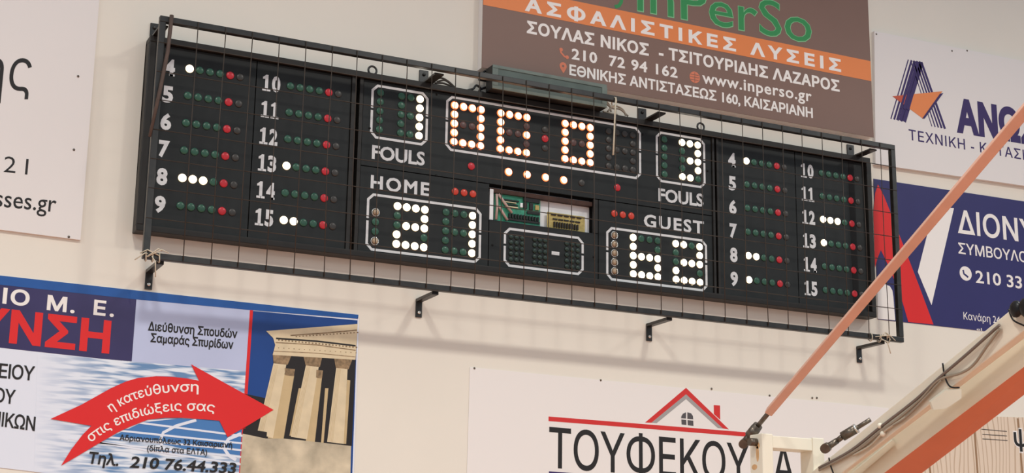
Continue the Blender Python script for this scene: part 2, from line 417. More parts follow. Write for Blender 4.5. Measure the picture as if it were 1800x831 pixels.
for p in ((828.2,292.2), (1084.8,329.7)): q = at(p, YP); lamp(pT, 'r', q.x, q.z)
grid(pT, ['g', 'g', 'g', 'g', 'g'], (1167.6,245), (1167.6,245), (1167.6,306), (1167.6,306))
grid(pT, ['WWW', 'g.W', 'gWW', 'g.W', 'WWg'], (1198.5,250.5), (1226.2,255.3), (1199,311.3), (1226.5,314.5))
# home, guest, time-outs
q = [at((660.2,373.2), YP), at((658.5,423.7), YP)]
for i, ch in enumerate('cggc'): lamp(pH, ch, (q[0].x+q[1].x)/2, q[0].z+(q[1].z-q[0].z)*i/3)
grid(pH, ['WWWW', 'g..W', 'gWWW', 'W..g', 'WWWW'], (698.2,362.3), (746.4,368.6), (696.6,428.8), (744.7,434.6))
grid(pH, ['gggW', 'g..W', 'gggW', 'g..W', 'gggW'], (783.7,372.7), (830.2,379.4), (782.5,438.9), (829.4,445.4))
grid(pH, ['ooo'], (799.8,336.6), (831.1,340.7), (799.8,336.6), (831.1,340.7))
grid(pG, ['c', 'c', 'c', 'c', 'c'], (1080.2,413.4), (1080.2,413.4), (1079.7,476.7), (1079.7,476.7))
grid(pG, ['Wggg', 'W..g', 'WWWW', 'W..W', 'WWWW'], (1112.7,417.7), (1155.8,423), (1112.7,481.3), (1155.8,486.8))
grid(pG, ['WWgW', 'g..W', 'gWWW', 'W..g', 'WWWW'], (1187.6,428.3), (1229.7,433.9), (1187.6,490.9), (1229.7,496.5))
grid(pG, ['ooo'], (1079.7,375.6), (1109.3,379.2), (1079.7,375.6), (1109.3,379.2))
grid(pM, ['sss']*5, (898,416), (918,418.5), (898,455.5), (917,458))
grid(pM, ['sss']*5, (940,420.5), (958.5,423), (939,461), (957.5,463.5))
grid(pM, ['sss']*5, (996.5,428), (1016.5,430.5), (995.5,468), (1014,470.5))

# --- white painted outlines, chamfered, each with a break halfway up both sides
def outline(parent, TL, TR, BR, BL, th=.0125, c=.03):
    A, B, C_, D = [at(p, YP) for p in (TL, TR, BR, BL)]
    x0, x1, z1, z0 = (A.x+D.x)/2, (B.x+C_.x)/2, (A.z+B.z)/2, (C_.z+D.z)/2
    zm = (z0+z1)/2+.01; g = .006; ci = c-th*.4; y = YP-.001; mb = MB()
    for sgn in (1, -1):
        ze = z1 if sgn > 0 else z0; zs = zm+sgn*g
        out = [(x0, zs), (x0, ze-sgn*c), (x0+c, ze), (x1-c, ze), (x1, ze-sgn*c), (x1, zs)]
        inn = [(x0+th, zs), (x0+th, ze-sgn*(c+th*.45)), (x0+c+th*.45, ze-sgn*th), (x1-c-th*.45, ze-sgn*th), (x1-th, ze-sgn*(c+th*.45)), (x1-th, zs)]
        for i in range(5):
            mb.prism([Vector((p[0], y, p[1])) for p in (out[i], out[i+1], inn[i+1], inn[i])], (0, .001, 0))
    mb.build('white_outline', WHITEP, parent)
outline(pT, (653.5,146.2), (752.9,164.5), (751.7,257.7), (649.8,241.5))
outline(pT, (784.2,168.6), (1127.2,223), (1126.2,314.8), (782.3,265))
outline(pT, (1152.7,229.3), (1239.3,244.5), (1240,332.1), (1153.1,318.4))
outline(pH, (645.3,338.5), (846.3,365.5), (845.1,463.5), (642.1,438.9))
outline(pG, (1065.8,397.8), (1243.4,421.8), (1242.7,513.3), (1065.3,491.2))
outline(pM, (885.5,399.6), (1026.5,416.3), (1025.2,485.6), (885,466.5))
poly(pM, 'dash', [(969.8,441), (983.4,443), (983.2,449), (969.6,447)], YP-.001, WHITEP, .001)
text(pT, 'FOULS', (653.5,277.7), (746.5,290.5), 23, YP-.001, WHITEP, .028, .98, depth=.001)
text(pT, 'FOULS', (1157.5,352.4), (1236.6,362.6), 21.5, YP-.001, WHITEP, .028, .98, depth=.001)
text(pH, 'HOME', (651.3,330.4), (754.3,344.2), 23, YP-.001, WHITEP, .028, 1.2, depth=.001)
text(pG, 'GUEST', (1132,397.8), (1237.4,410.6), 21.5, YP-.001, WHITEP, .028, 1.2, depth=.001)
# player numbers: slab-footed stencil figures
def number(parent, s, cx, cz, wd, h):
    mb = MB(); n = len(s); cw = wd/n; y = YP-.001
    for i, ch in enumerate(s):
        a = cx-wd/2+i*cw+cw*.04; b = a+cw*.88
        def U(u, v): return Vector((a+(b-a)*u, y, cz-h/2+h*v))
        if ch == '1':
            for pl in (((.32,.12),(.68,.12),(.68,1),(.40,1),(.32,.95)), ((.02,0),(.47,0),(.47,.13),(.02,.13)), ((.53,0),(.98,0),(.98,.13),(.53,.13)), ((.04,.72),(.32,.74),(.32,.95),(.04,.84))):
                mb.prism([U(*p) for p in pl], (0, .001, 0))
        else:
            vs, fs = glyphs(ch, .045); x0 = min(v[0] for v in vs); x1 = max(v[0] for v in vs); z0 = min(v[1] for v in vs); z1 = max(v[1] for v in vs)
            t = solidify_flat(vs, fs, lambda x, v: U((x-x0)/(x1-x0), (v-z0)/(z1-z0)), .001)
            mb.add(t.v, t.f)
            if ch == '4': mb.prism([U(.5, 0), U(1.0, 0), U(1.0, .12), U(.5, .12)], (0, .0011, 0))
    mb.build('player_number', WHITEP, parent)
for par, names, top, bot, wd in ((pA, '4 5 6 7 8 9', (297.5,118.5), (283,359.5), .058), (pB, '10 11 12 13 14 15', (477.2,147), (465,382.4), .096),
                                 (pC, '4 5 6 7 8 9', (1287,281), (1290.5,490.3), .055), (pD, '10 11 12 13 14 15', (1419.5,300.6), (1425,506.8), .094)):
    A, B = at(top, YP), at(bot, YP)
    for i, s in enumerate(names.split()): number(par, s, (A.x+B.x)/2, A.z+(B.z-A.z)*i/5, wd, .083)
# dark vertical strip down the far right panel, small screws, hooks on the top edge
q = at((1496,300), YP).x
MB().box(q-.02, q+.02, YP-.0012, YP, ZI0+.02, ZI1).build('dark_strip', DARK, pD)
sc_ = MB()
for p in ((767.8,165.5), (1130,236), (866,430.5), (1044,451.5), (767,308), (650,225), (1244,300)):
    c = at(p, YP-.002); sc_.ball(c, .006, .003, .006, k=8)
sc_.build('screw', DARK, pT)
for p in ((654.5,130), (1231,178)):
    c = at(p, -.06)
    MB().tube([(c.x+.022*math.cos(t*math.pi/8), -.06, Z1+.022+.022*math.sin(t*math.pi/8)) for t in range(16)], .0055, 8, closed=True).tube([(c.x, -.06, Z1-.003), (c.x, -.06, Z1+.004)], .008).build('lifting_eye', CAGE, board)
# --- open hatch with the circuit boards
hz1 = ZS-.004; hx0, hx1 = at((862,350),YP).x, at((1043,380),YP).x
mb = MB(); mb.box(hx0, hx1, -.0145, -.0125, ZW-.01, hz1); mb.box(hx0, hx0+.02, -.055, -.015, ZW-.01, hz1-.02)
mb.build('hatch_lining', WPLATE, board)
MB().box(hx1+.001, XR-G, YP, YP+.012, ZW, ZS-G).build('hatch_post', RIM, board)
MB().box(hx0, hx1, -.05, -.02, hz1-.035, hz1-.012).build('hatch_rail', mat('rusty_brown', (64, 40, 30), .6, noise=.3, scale=20), board)
def hx(p, y=-.035): return at(p, y)
def board_rect(pts, y, th):
    P = [at(p, y) for p in pts]; x0, x1 = (P[0].x+P[3].x)/2, (P[1].x+P[2].x)/2; z1, z0 = (P[0].z+P[1].z)/2, (P[2].z+P[3].z)/2
    return x0, x1, z0, z1
x0, x1, z0, z1 = board_rect([(869,338), (949.5,350), (949.5,399), (869,389)], -.036, .003)
g1 = MB().box(x0, x1, -.036, -.033, ZW-.008, z1).build('circuit_board', PCBG, board, 'green circuit board')
def cell(x0, x1, z0, z1, u0, u1, v0, v1, d, y): return (x0+(x1-x0)*u0, x0+(x1-x0)*u1, y-d, y, z0+(z1-z0)*v0, z0+(z1-z0)*v1)
zb = ZW-.008
mb = MB()
for k in range(11): mb.box(*cell(x0, x1, zb, z1, .30+k*.062, .335+k*.062, .22, .36, .012, -.036))
mb.box(*cell(x0, x1, zb, z1, .28, .98, .14, .21, .008, -.036)); mb.build('pin_row', CHIP, g1)
for u0, u1, v0, v1, mm in ((.62,.97,.83,1.0,CHIP), (.62,.70,.60,.80,CHIP), (.75,.83,.58,.80,CHIP), (.55,.60,.62,.76,WPLATE), (.70,.98,.44,.52,CHIP), (.18,.52,.78,.82,CHIP), (.2,.5,.64,.67,CHIP), (.2,.46,.72,.745,STONE), (.24,.5,.57,.60,STONE), (.88,.96,.6,.76,PCBY)):
    MB().box(*cell(x0, x1, zb, z1, u0, u1, v0, v1, .009, -.036)).build('chip', mm, g1)
for pts in (((873,341),(874,362),(872,386)), ((876,341),(888,358),(900,374)), ((877,362),(884,374),(892,387))):
    MB().tube([at(p, -.049) for p in pts], .007, 6).build('ribbon_cable', RIBBON, g1)
x0, x1, z0, z1 = board_rect([(962,372), (1028,381), (1028,408), (962,399)], -.036, .003)
g2 = MB().box(x0, x1, -.036, -.033, ZW-.008, z1).build('circuit_board', PCBY, board, 'ochre circuit board')
mb = MB()
for k in range(10): mb.box(*cell(x0, x1, zb, z1, .16+k*.068, .195+k*.068, .18, .48, .010, -.036))
mb.build('pin_row', CHIP, g2)
mb = MB()
for k in range(5): mb.box(*cell(x0, x1, zb, z1, .14+k*.15, .26+k*.15, .60, .67, .006, -.036)); mb.box(*cell(x0, x1, zb, z1, .10+k*.17, .22+k*.17, .84, .93, .006, -.036))
mb.build('chip', CHIP, g2)

# ------------------------------------------------------------------ wire cage in front of the board
YC0, YC1 = -.255, -.225
A, B, C_, D = at((279,27),YC0), at((1572,253.5),YC0), at((1591,602),YC1), at((248.5,457.6),YC1)
cz1, cz0, cx0, cx1 = (A.z+B.z)/2, (C_.z+D.z)/2, (at((279,27),YC1).x+D.x)/2, (B.x+at((1591,602),YC0).x)/2
T = .03
cage = thing('protective_cage', 'black steel tube cage with wide wire mesh standing off in front of the scoreboard', 'cage', ((cx0+cx1)/2, 0, cz0))
MB().box(cx0, cx1, YC0, YC1, cz1-T, cz1).build('top_rail', CAGE, cage, bevel=.003)
MB().box(cx0, cx1, YC0, YC1, cz0, cz0+T).build('bottom_rail', CAGE, cage, bevel=.003)
MB().box(cx0, cx0+T, YC0, YC1, cz0+T, cz1-T).build('side_post', CAGE, cage, bevel=.003)
MB().box(cx1-T, cx1, YC0, YC1, cz0+T, cz1-T).build('side_post', CAGE, cage, bevel=.003)
tops = [348,396.8,443.9,491,537.8,584.6,627.9,672.7,716,759.4,801,843.2,884.3,925.5,965.7,1005.2,1043.8,1082.7,1120.6,1159,1194.8,1232,1268.4,1304.7,1340.4,1375.6,1409.8,1445,1479.4,1514.3,1547.7]
mb = MB(); yw = YC0-.004
for i, px in enumerate(tops):
    x = at((px, 40+(px-285)*.176), yw).x; j = random.uniform(-.006, .006)
    mb.tube([(x, yw, cz1-.004), (x+j, yw+random.uniform(-.004, .004), (cz0+cz1)/2), (x+random.uniform(-.008, .008), yw, cz0+.006)], .0023, 6)
mb.build('vertical_wires', WIRE, cage)
mb = MB(); n = 8; z = at((282,74.3), yw).z
while z > cz0+.05:
    mb.tube([(cx0+.002, yw+.004, z+random.uniform(-.003,.003)), ((cx0+cx1)/2, yw+.006, z+random.uniform(-.004,.004)), (cx1-.002, yw+.004, z)], .0023, 6); z -= .1385
mb.build('horizontal_wires', WIRE, cage)
mb = MB(); mb.tube([at((302,27),yw-.008), at((295,90),yw-.008), at((281,160),yw-.008), at((263,240),yw-.006)], [.010,.009,.009,.007], 8)
mb.build('rolled_mesh_edge', mat('rusty_brown_rod', (84, 68, 60), .6, noise=.2, scale=20), cage)
def bracket(px, drop, w_=.034):            # flat arm from the wall plate out to the rail, plate bent down (or up) the wall
    P = at(px, 0); zz = (cz0-.004) if drop else (cz1-T-.004)
    x = P.x; mb = MB()
    mb.bar((x, -.002, zz), (x, YC1+.012, zz), w_, (1, 0, 0), .016 if drop else .009)
    s = -1 if drop else 1
    mb.box(x-w_/2, x+w_/2, -.008, -.001, min(zz, zz+s*.085), max(zz, zz+s*.085))
    o = mb.build('bracket', CAGE, cage, bevel=.0015)
    MB().ball((x, -.012, zz+s*.062), .009, .006, .009, k=10).build('bolt', CHROME if drop else CAGE, o)
for p in ((262,482), (736,524), (1140,574), (1509,614)): bracket(p, True)
for p in ((744,144), (1128,205), (1494,266)): bracket(p, False, .05)
bracket((268,90), False, .04)
def ties(c, n, s, name='string_tie'):
    mb = MB(); c = Vector(c)
    for k in range(n):
        a0 = random.uniform(0, 6.28); L = random.uniform(.05, .10)
        d = Vector((math.cos(a0), random.uniform(-.2, .05), math.sin(a0)*.8))
        mb.tube([c+Vector((random.uniform(-s, s), -.022, random.uniform(-.01, .01))), c+d*L*.5+Vector((0, -.03, .01)), c+d*L+Vector((0, -.015, -.02))], .0028, 5)
    for k in range(3):
        q = c+Vector((-s+k*s, 0, 0)); mb.tube([(q.x+.003*math.sin(t), c.y+.022*math.cos(t*math.pi/5), c.z+.022*math.sin(t*math.pi/5)) for t in range(10)], .003, 5, closed=True)
    mb.build(name, STRING, cage)
ties((cx0+.045, (YC0+YC1)/2, cz0+.012), 5, .03); ties((at((1548,592),YC0).x, (YC0+YC1)/2, cz0+.012), 6, .06)

# cord hanging from the cage
p = [at((1082.5,171), YC0-.01), at((1081,200), YC0-.012), at((1079.5,238), YC0-.010), at((1078,272), YC0-.011)]
o = MB().tube(p, [.004,.0045,.004,.005], 6).tube([at((1082.5,171), YC0-.01)+Vector((0, .025*math.cos(t*math.pi/5)+.02, -.02+.025*math.sin(t*math.pi/5))) for t in range(10)], .004, 6, closed=True).build('hanging_cord', STRING)
o['label'] = 'thin cream cord dangling from the cage rail in front of the clock'; o['category'] = 'cord'

# ------------------------------------------------------------------ control box on top of the board
yb0, yb1 = -.150, -.064
A, B, C_, D = at((866.4,113.8),yb0), at((1068,148),yb0), at((1066,188.4),yb0), at((865.7,156),yb0)
bx0, bx1, bz1, bz0 = (A.x+D.x)/2, (B.x+C_.x)/2, (A.z+B.z)/2, (C_.z+D.z)/2
bz0 = max(bz0, Z1+.004)
cb = thing('control_box', 'long grey-green steel box on top of the scoreboard behind the cage rail', 'box', ((bx0+bx1)/2, (yb0+yb1)/2, bz0))
MB().box(bx0, bx1, yb0+.010, yb1, bz0, bz1).build('body', mat('black_box_body', (24, 23, 23), .5), cb, bevel=.003)  # body black all round, front plate grey-green
MB().box(bx0+.006, bx1-.006, yb0+.004, yb0+.011, bz0+.006, bz1-.006).build('front_panel', BOXG, cb)
mb = MB(); e = .018
mb.box(bx0, bx1, yb0, yb0+.007, bz1-e, bz1); mb.box(bx0, bx1, yb0, yb0+.007, bz0, bz0+e); mb.box(bx0, bx0+.032, yb0, yb0+.007, bz0+e, bz1-e); mb.box(bx1-.03, bx1, yb0, yb0+.007, bz0+e, bz1-e)
mb.build('front_frame', mat('pale_grey_steel', (106, 116, 108), .45, noise=.15, scale=18), cb, bevel=.002)
mb = MB()
for x in (bx0+.06, bx1-.08): mb.box(x, x+.04, -.083, -.066, Z1-.001, bz0+.001)
mb.build('foot', BLK, cb)
MB().tube([(bx0-.035, -.06, bz1-.05), (bx0-.01, -.06, bz1-.05), (bx0+.004, -.06, bz1-.05)], .018, 10).build('cable_gland', BLK, cb)
def loops(name, label, mm, groups, r=.006):
    mb = MB()
    for pts in groups:
        P = [at(p[:2], p[2] if len(p) > 2 else -.05) for p in pts]; Q = []
        for i in range(len(P)-1):
            for k in range(5):
                t = k/5; p0, p1, p2, p3 = P[max(i-1,0)], P[i], P[i+1], P[min(i+2,len(P)-1)]
                Q.append(.5*((2*p1)+(p2-p0)*t+(2*p0-5*p1+4*p2-p3)*t*t+(3*p1-p0-3*p2+p3)*t**3))
        mb.tube(Q+[P[-1]], r, 6)
    o = mb.build(name, mm); o['label'] = label; o['category'] = 'cable'; return o
loops('cable_loop', 'dark tangled cable on the board top, left of the long grey box', BLK, [
    [(854,124),(848,130),(852,138),(862,134)], [(848,158),(838,150),(832,156),(824,158),(818,160)], [(862,152),(850,155),(842,160),(850,163)]])
loops('cable_loop', 'pale cable looping out at the right end of the long grey box', CORD, [
    [(1066,182),(1076,190),(1090,192),(1104,204)], [(1068,196),(1080,186),(1094,192),(1100,203)], [(1066,178),(1072,186),(1074,196)], [(1060,196),(1072,199),(1086,202)]], .005)
loops('cable_bundle', 'dark cable bundle lying on the board top above the left FOULS box', mat('brown_black_cable', (58, 50, 44), .5), [
    [(765,140),(776,137),(788,143),(798,152)], [(768,144),(782,141),(795,150)], [(764,146),(778,146),(790,150),(800,153)]], .005)

# ------------------------------------------------------------------ signs and banners
def sheet(name, label, pts, y0, mm, y1=-.0004, side=None, cat='banner'):
    P = [at(p, y0) for p in pts]; c = sum(P, Vector())/len(P)
    t = thing(name, label, cat, (c.x, 0, min(p.z for p in P)))
    MB().prism(P, (0, y1-y0, 0)).build('sheet', mm, t); return t
def ext(a, b, t): return (a[0]+(b[0]-a[0])*t, a[1]+(b[1]-a[1])*t)
def snails(t, pts, y, mm=None):
    mb = MB()
    for p in pts: mb.ball(at(p, y), .006, .004, .006, k=8)
    mb.build('screw', mm or STEEL, t)
# 1 white sign, upper left
y = -.014
s1 = sheet('advertising_sign', 'white rigid sign with thin black lettering at the left edge, left of the scoreboard', [(-330,-86), (177,-30), (141.5,421.5), (-330,361)], y, SHEET, cat='sign'); y -= .0008
text(s1, 'ής', (-33,160), (52,160), 76, y, INK, -.004)
text(s1, '21', (6,302), (48,307), 29, y, INK, -.006, 1.2)
text(s1, 'sses.gr', (-9,362), (98,372.5), 31, y, INK, .004, 1.0)
snails(s1, [(137.4,134), (130,263), (121,416)], y)
# 2 blue school banner, lower left
y = -.003
s2 = sheet('banner', 'blue and white banner with red curved arrow and temple photo, lower left', [(-300,451), (630,553), (618.5,895), (-300,786)], y, PALE); L1 = y-.0008; L2 = y-.0016; L3 = y-.0042; L4 = y-.0050
def q(x, yy): return (420+x*.3624, 530+yy*.3622)
poly(s2, 'top_border', [(-300,451), (630,553), (629.5,560), (443,545), (240,526), (-300,468)], L2, BLUE)
poly(s2, 'heading_panel', [(-300,470), (240,524), (231.5,636), (-300,578)], L1, INDIGO)
poly(s2, 'lavender_panel', [(240,524), (443,545), (434,652), (231.5,636)], L1, LAV)
poly(s2, 'water_pattern', [(66,621), (434,652), (423,831), (421,872), (60,829)], L1, WATER)
text(s2, 'ΙΟ', (4,532), (51,537.5), 25, L2, WINK, .03, 1.1)
text(s2, 'Μ.', (82,543.5), (131,549.5), 24, L2, WINK, .03, 1.15)
text(s2, 'Ε.', (164,552), (200,556), 24, L2, WINK, .03, 1.25)
text(s2, 'ΔΙΕΥΘΥΝΣΗ', (-330,563), (192,619), 55, L2, REDP, .035, 1.02)
text(s2, 'ΛΥΚΕΙΟΥ', (-62,658), (60,668.5), 24, L2, INK, .016, .92)
text(s2, 'ΓΥΜΝΑΣΙΟΥ', (-130,689), (26,710), 24, L2, INK, .016, .92)
text(s2, 'ΕΠΙΣΤΗΜΙΚΩΝ', (-115,732), (61,757), 24, L2, INK, .016, .92)
text(s2, 'Διεύθυνση Σπουδών', (260,580), (417,594), 14.5, L2, INK, .03)
text(s2, 'Σαμαράς Σπυρίδων', (264.5,600.5), (410,613), 14.5, L2, INK, .03)
BLU2 = mat('mid_blue_print', (72, 122, 180), .35)
poly(s2, 'blue_field', [(250,742), (318,735), (386,738), (432,742), (427,775), (424,800), (330,790), (250,772), (190,770)], L1-.0004, BLU2)
for a, b in (((240,742),(428,766)), ((205,756),(427,779)), ((190,768),(426,791)), ((150,775),(425,803)), ((120,770),(424,816))): strip(s2, 'white_streak', [a, b], 3.5, L2-.0002, PALE)
strip(s2, 'swirl_line', [(345,738), (310,748), (287,760), (281,775), (285,783)], 5, L2-.0004, PALE)
strip(s2, 'swirl_line', [(424,762), (402,771), (392,785), (402,800), (415,808)], 6, L2-.0004, PALE)
arrow = [(89,736), (143,711), (195,682), (222,670), (243,664), (275,661), (304,662), (330,665), (350,669), (336,640), (410,681), (481,720), (440,745), (400,768), (385.7,739), (350,736), (320,734), (290,734), (260.5,737), (230,749), (208,759), (165,784), (135,802), (107.5,818), (125,790), (145,764), (160.7,748)]
poly(s2, 'arrow', arrow, L3, REDP)
curved(s2, 'η κατεύθυνση', ((196,724), (262,695), (349,688)), 16.5, L4, WINK, .012)
curved(s2, 'στις επιδιώξεις σας', ((160,777), (258,729), (377,724)), 16.5, L4, WINK, .012)
text(s2, 'Αδριανουπόλεως 32 Καισαριανή', (210,773), (408,787), 9.5, L3, INK, .016)
text(s2, '(δίπλα στα ΕΛΤΑ)', (258.5,792), (364,799.5), 10, L3, INK, .012)
text(s2, 'Τηλ.', (156,813.5), (208,818), 19, L3, INK, .025, 1.0, .12)
text(s2, '210 76.44.333', (228,820.5), (415,832), 19, L3, INK, .025, 1.0, .12)
poly(s2, 'temple_photo', [(443,546), (630,563), (618.8,880), (421,858)], L1, SKYP)
poly(s2, 'red_stripe', [(440,535), (445.5,535.5), (424,858), (418.5,857)], L2+.0002, REDP)
poly(s2, 'photo_porch', [q(205,262), q(566,280), q(548,700), q(205,680), q(20,650), q(30,447), q(140,470)], L1-.0006, SHADE)
for a in ([q(418,420), q(434,420), q(410,690), q(398,690)], [q(290,420), q(302,420), q(255,650), q(245,650)]): poly(s2, 'photo_column', a, L1-.0010, STONE2)
for a in ([q(222,352), q(268,358), q(216,668), q(140,662)], [q(372,362), q(403,366), q(368,682), q(325,676)], [q(525,380), q(540,382), q(520,690), q(505,690)]): poly(s2, 'photo_column', a, L1-.0012, STONE2)
for a in ([q(168,298), q(230,304), q(165,662), q(88,640)], [q(325,308), q(387,316), q(330,668), q(252,655)], [q(472,320), q(527,326), q(508,690), q(428,680)]): poly(s2, 'photo_column', a, L1-.0016, STONE)
for a in ([q(164,250), q(256,258), q(236,306), q(168,299)], [q(312,262), q(404,270), q(392,318), q(324,309)], [q(462,272), q(550,280), q(532,328), q(470,321)], [q(222,322), q(272,328), q(266,362), q(224,356)], [q(376,330), q(408,334), q(403,372), q(374,368)]): poly(s2, 'photo_capital', a, L1-.0018, CAPIT)
poly(s2, 'photo_pediment', [q(132,142), q(576,108), q(566,282), q(164,258), q(176,210), q(166,176)], L1-.0020, STONE)
strip(s2, 'photo_cornice', [q(180,178), q(380,192), q(566,214)], 3.0, L1-.0022, SHADE)
strip(s2, 'photo_cornice', [q(250,164), q(420,152), q(572,138)], 2.2, L1-.0022, CAPIT)
strip(s2, 'photo_cornice', [q(178,198), q(380,210), q(566,236)], 1.8, L1-.0022, CAPIT)
strip(s2, 'photo_cornice', [q(170,240), q(380,250), q(564,268)], 1.4, L1-.0022, CAPIT)
mb = MB()
for (xa, ya, xb, yb, n, w_, h_) in ((190,182,566,218,24,8,7), (275,166,572,146,19,7,6), (190,222,566,246,16,5,4)):
    for k in range(n):
        x = xa+(xb-xa)*k/(n-1); yy = ya+(yb-ya)*k/(n-1)
        mb.prism([at(q(x+u, yy+v), L1-.0024) for u, v in ((0,0), (w_,.6), (w_,h_), (0,h_))], (0, .0008, 0))
mb.build('photo_dentils', CAPIT, s2)
mb = MB()
for (xa, ya, xb, yb) in ((325,312,252,652), (472,324,428,676), (168,304,90,636)):
    for k in range(4):
        o_ = 5+k*5; mb.prism([at(q(x, yy), L1-.0019) for x, yy in ((xa+o_,ya+k), (xa+o_+1.6,ya+k), (xb+o_*1.25+1.6,yb+k), (xb+o_*1.25,yb+k))], (0, .0002, 0))
mb.build('photo_fluting', STONE2, s2)
poly(s2, 'photo_low_wall', [q(22,615), q(136,632), q(134,662), q(18,640)], L1-.0020, SHADE)
poly(s2, 'photo_ground', [q(18,640), q(132,664), q(215,664), q(300,672), q(544,700), q(538,960), q(0,900)], L1-.0018, GROUND)
strip(s2, 'white_edge', [(630,556), (619,880)], 2.5, L2, PALE)
# 3 brown insurance sign, top
y = -.058
P = [(851.5,-60), (1524,40), (1536,240.5), (846,123)]
bA = at((846,123),y); bB = at((1536,240.5),y); xl = (at((851,0),y).x+at((845,115),y).x)/2; xr = (at((1525.5,0),y).x+at((1536,240),y).x)/2; zl = (at((1068,159),y).z+at((1536,240.5),y).z)/2
s3 = thing('advertising_sign', 'brown sign with orange stripe and green lettering on the wall above the scoreboard', 'sign', ((xl+xr)/2, 0, zl))
MB().box(xl, xr, y, y+.004, zl, zl+1.05).build('printed_face', BROWN, s3)
MB().box(xl+.002, xr-.002, y+.0045, -.0005, zl+.002, zl+1.048).build('stretcher_box', WSHEET, s3)
def onx(x, p): return p
y1 = y-.0008; y2 = y-.0016; y3 = y-.0024
a0 = at((852.6,10.6),y); a1 = at((1530.6,141),y); b1 = at((1530,107.4),y); zt = b1.z; zb_ = (a0.z+a1.z)/2
MB().box(xl+.001, xr-.001, y1, y1+.0008, zb_, zt).build('orange_stripe', OSTRIPE, s3)
text(s3, 'inPerSo', (1119,18.5), (1428,76.5), 66, y1, LGRN, .012, 1.0)
text(s3, 'inPerSo', (1120,17.7), (1427,75.7), 65, y2, GRN, .0, 1.0)
strip(s3, 'logo_hook', [(1094,-8), (1092,4), (1088,10), (1081,12)], 6, y1, GRN)
text(s3, 'ΑΣΦΑΛΙΣΤΙΚΕΣ ΛΥΣΕΙΣ', (922.5,17.5), (1478.5,125.5), 21, y2, WINK, .042, 1.45)
text(s3, 'ΣΟΥΛΑΣ ΝΙΚΟΣ  - ΤΣΙΤΟΥΡΙΔΗΣ ΛΑΖΑΡΟΣ', (926,57), (1476,160.5), 19.5, y1, WINK, .036, 1.06)
text(s3, '210  72 94 162', (1005,103), (1191,136.5), 18, y1, WINK, .028, 1.12)
text(s3, 'www.inperso.gr', (1234.6,145.5), (1427,178.5), 20, y1, WINK, .018, 1.08)
text(s3, 'ΕΘΝΙΚΗΣ ΑΝΤΙΣΤΑΣΕΩΣ 160, ΚΑΙΣΑΡΙΑΝΗ', (1001,131), (1429,207), 17, y1, WINK, .028, 1.0)
strip(s3, 'phone_icon', [(985,85), (986,92), (992,99), (999,102)], 3, y1, PINK); disc(s3, 'phone_icon', (986.5,87), 3, y1-.0002, PINK); disc(s3, 'phone_icon', (997,100.5), 3, y1-.0002, PINK)
disc(s3, 'pin_icon', (990,116), 6.2, y1, PINK); poly(s3, 'pin_icon', [(984.5,119), (995.5,120), (990.5,129)], y1, PINK); disc(s3, 'pin_icon', (990,116), 2, y2, BROWN)
gl = disc(s3, 'globe_icon', (1221.3,135.7), 9, y1, PINK)
for a, b in (((1213,134),(1229.5,137)), ((1214.5,130),(1228,132.5)), ((1214.5,139),(1228,141.5))): strip(gl, 'globe_line', [a, b], .8, y2, BROWN)
strip(gl, 'globe_line', [(1221.3,127), (1221.3,144.5)], .8, y2, BROWN)
# 4 white sign, upper right
y = -.026
s4 = sheet('advertising_sign', 'white rigid sign with a striped purple A logo at the upper right', [(1537,54.5), (2150,178), (2150,377), (1539,288.5)], y, SHEET, cat='sign'); y1 = y-.0008; y2 = y-.0016; y3 = y-.0024
def k4(x, yy): return (1500+x*.3371, 40+yy*.3369)
for i in range(5):
    a = k4(287+i*17, 192+i*3.5); b = k4(196+i*17, 501+i*3.5); strip(s4, 'logo_stripe', [a, b], 2.0+i*1.6, y1, PURPLE)
    a = k4(355-i*14, 205-i*2); b = k4(478-i*17, 553-i*3.2); strip(s4, 'logo_stripe', [a, b], 4.6-i*.75, y1, PURPLE)
poly(s4, 'logo_triangle', [k4(205,383), k4(465,357), k4(364,500)], y2, OSTRIPE)
poly(s4, 'logo_triangle', [k4(205,383), k4(300,374), k4(275,436)], y2-.0004, mat('rust_red_print', (190, 84, 58), .5), label='rust red overlap')
for i in range(2, 5):
    a = k4(287+i*17, 192+i*3.5); b = k4(196+i*17, 501+i*3.5); strip(s4, 'logo_stripe', [ext(a, b, .52), ext(a, b, .80)], 2.0+i*1.2, y3-.0004, PURPLE)
poly(s4, 'logo_edge', [k4(452,370), k4(470,366), k4(372,500), k4(360,499)], y3-.0006, PURPLE)
text(s4, 'ΑΝΩΣΙΣ', (1682,229), (1873,262), 52, y1, PURPLE, .05, 1.0)
text(s4, 'ΤΕΧΝΙΚΗ - ΚΑΤΑΣΚΕΥΗ', (1598,245.3), (1853,290), 17.5, y1, PURPLE, .008, 1.1)
snails(s4, [(1540.5,60), (1673.5,89.5), (1700,89)], y)
# 5 navy banner, right
y = -.003
s5 = sheet('banner', 'navy banner with red and white shapes to the right of the scoreboard', [(1535.5,314), (2150,406.5), (2150,628), (1543.5,561)], y, NAVY); y1 = y-.0008; y2 = y-.0016; y3 = y-.0024
def k5(x, yy): return (1500+x*.361, 300+yy*.361)
poly(s5, 'red_shape', [k5(120,66), k5(150,125), k5(190,225), k5(270,430), k5(320,560), k5(390,748), k5(268,736), k5(240,640), k5(205,545), k5(165,450), k5(134,385), k5(118,425), k5(106,470), k5(98,200), k5(106,110)], y1, REDP)
poly(s5, 'white_arch', [k5(119,720), k5(116,545), k5(150,550), k5(178,562), k5(190,582), k5(195,615), k5(204,728)], y1, WINK)
poly(s5, 'white_shape', [k5(410,172), k5(490,182), k5(381,654), k5(314,492), k5(360,310)], y1, WINK)
text(s5, 'ΔΙΟΝΥΣΗΣ', (1684,408.3), (1910,440), 38, y1, WINK, .018, 1.03)
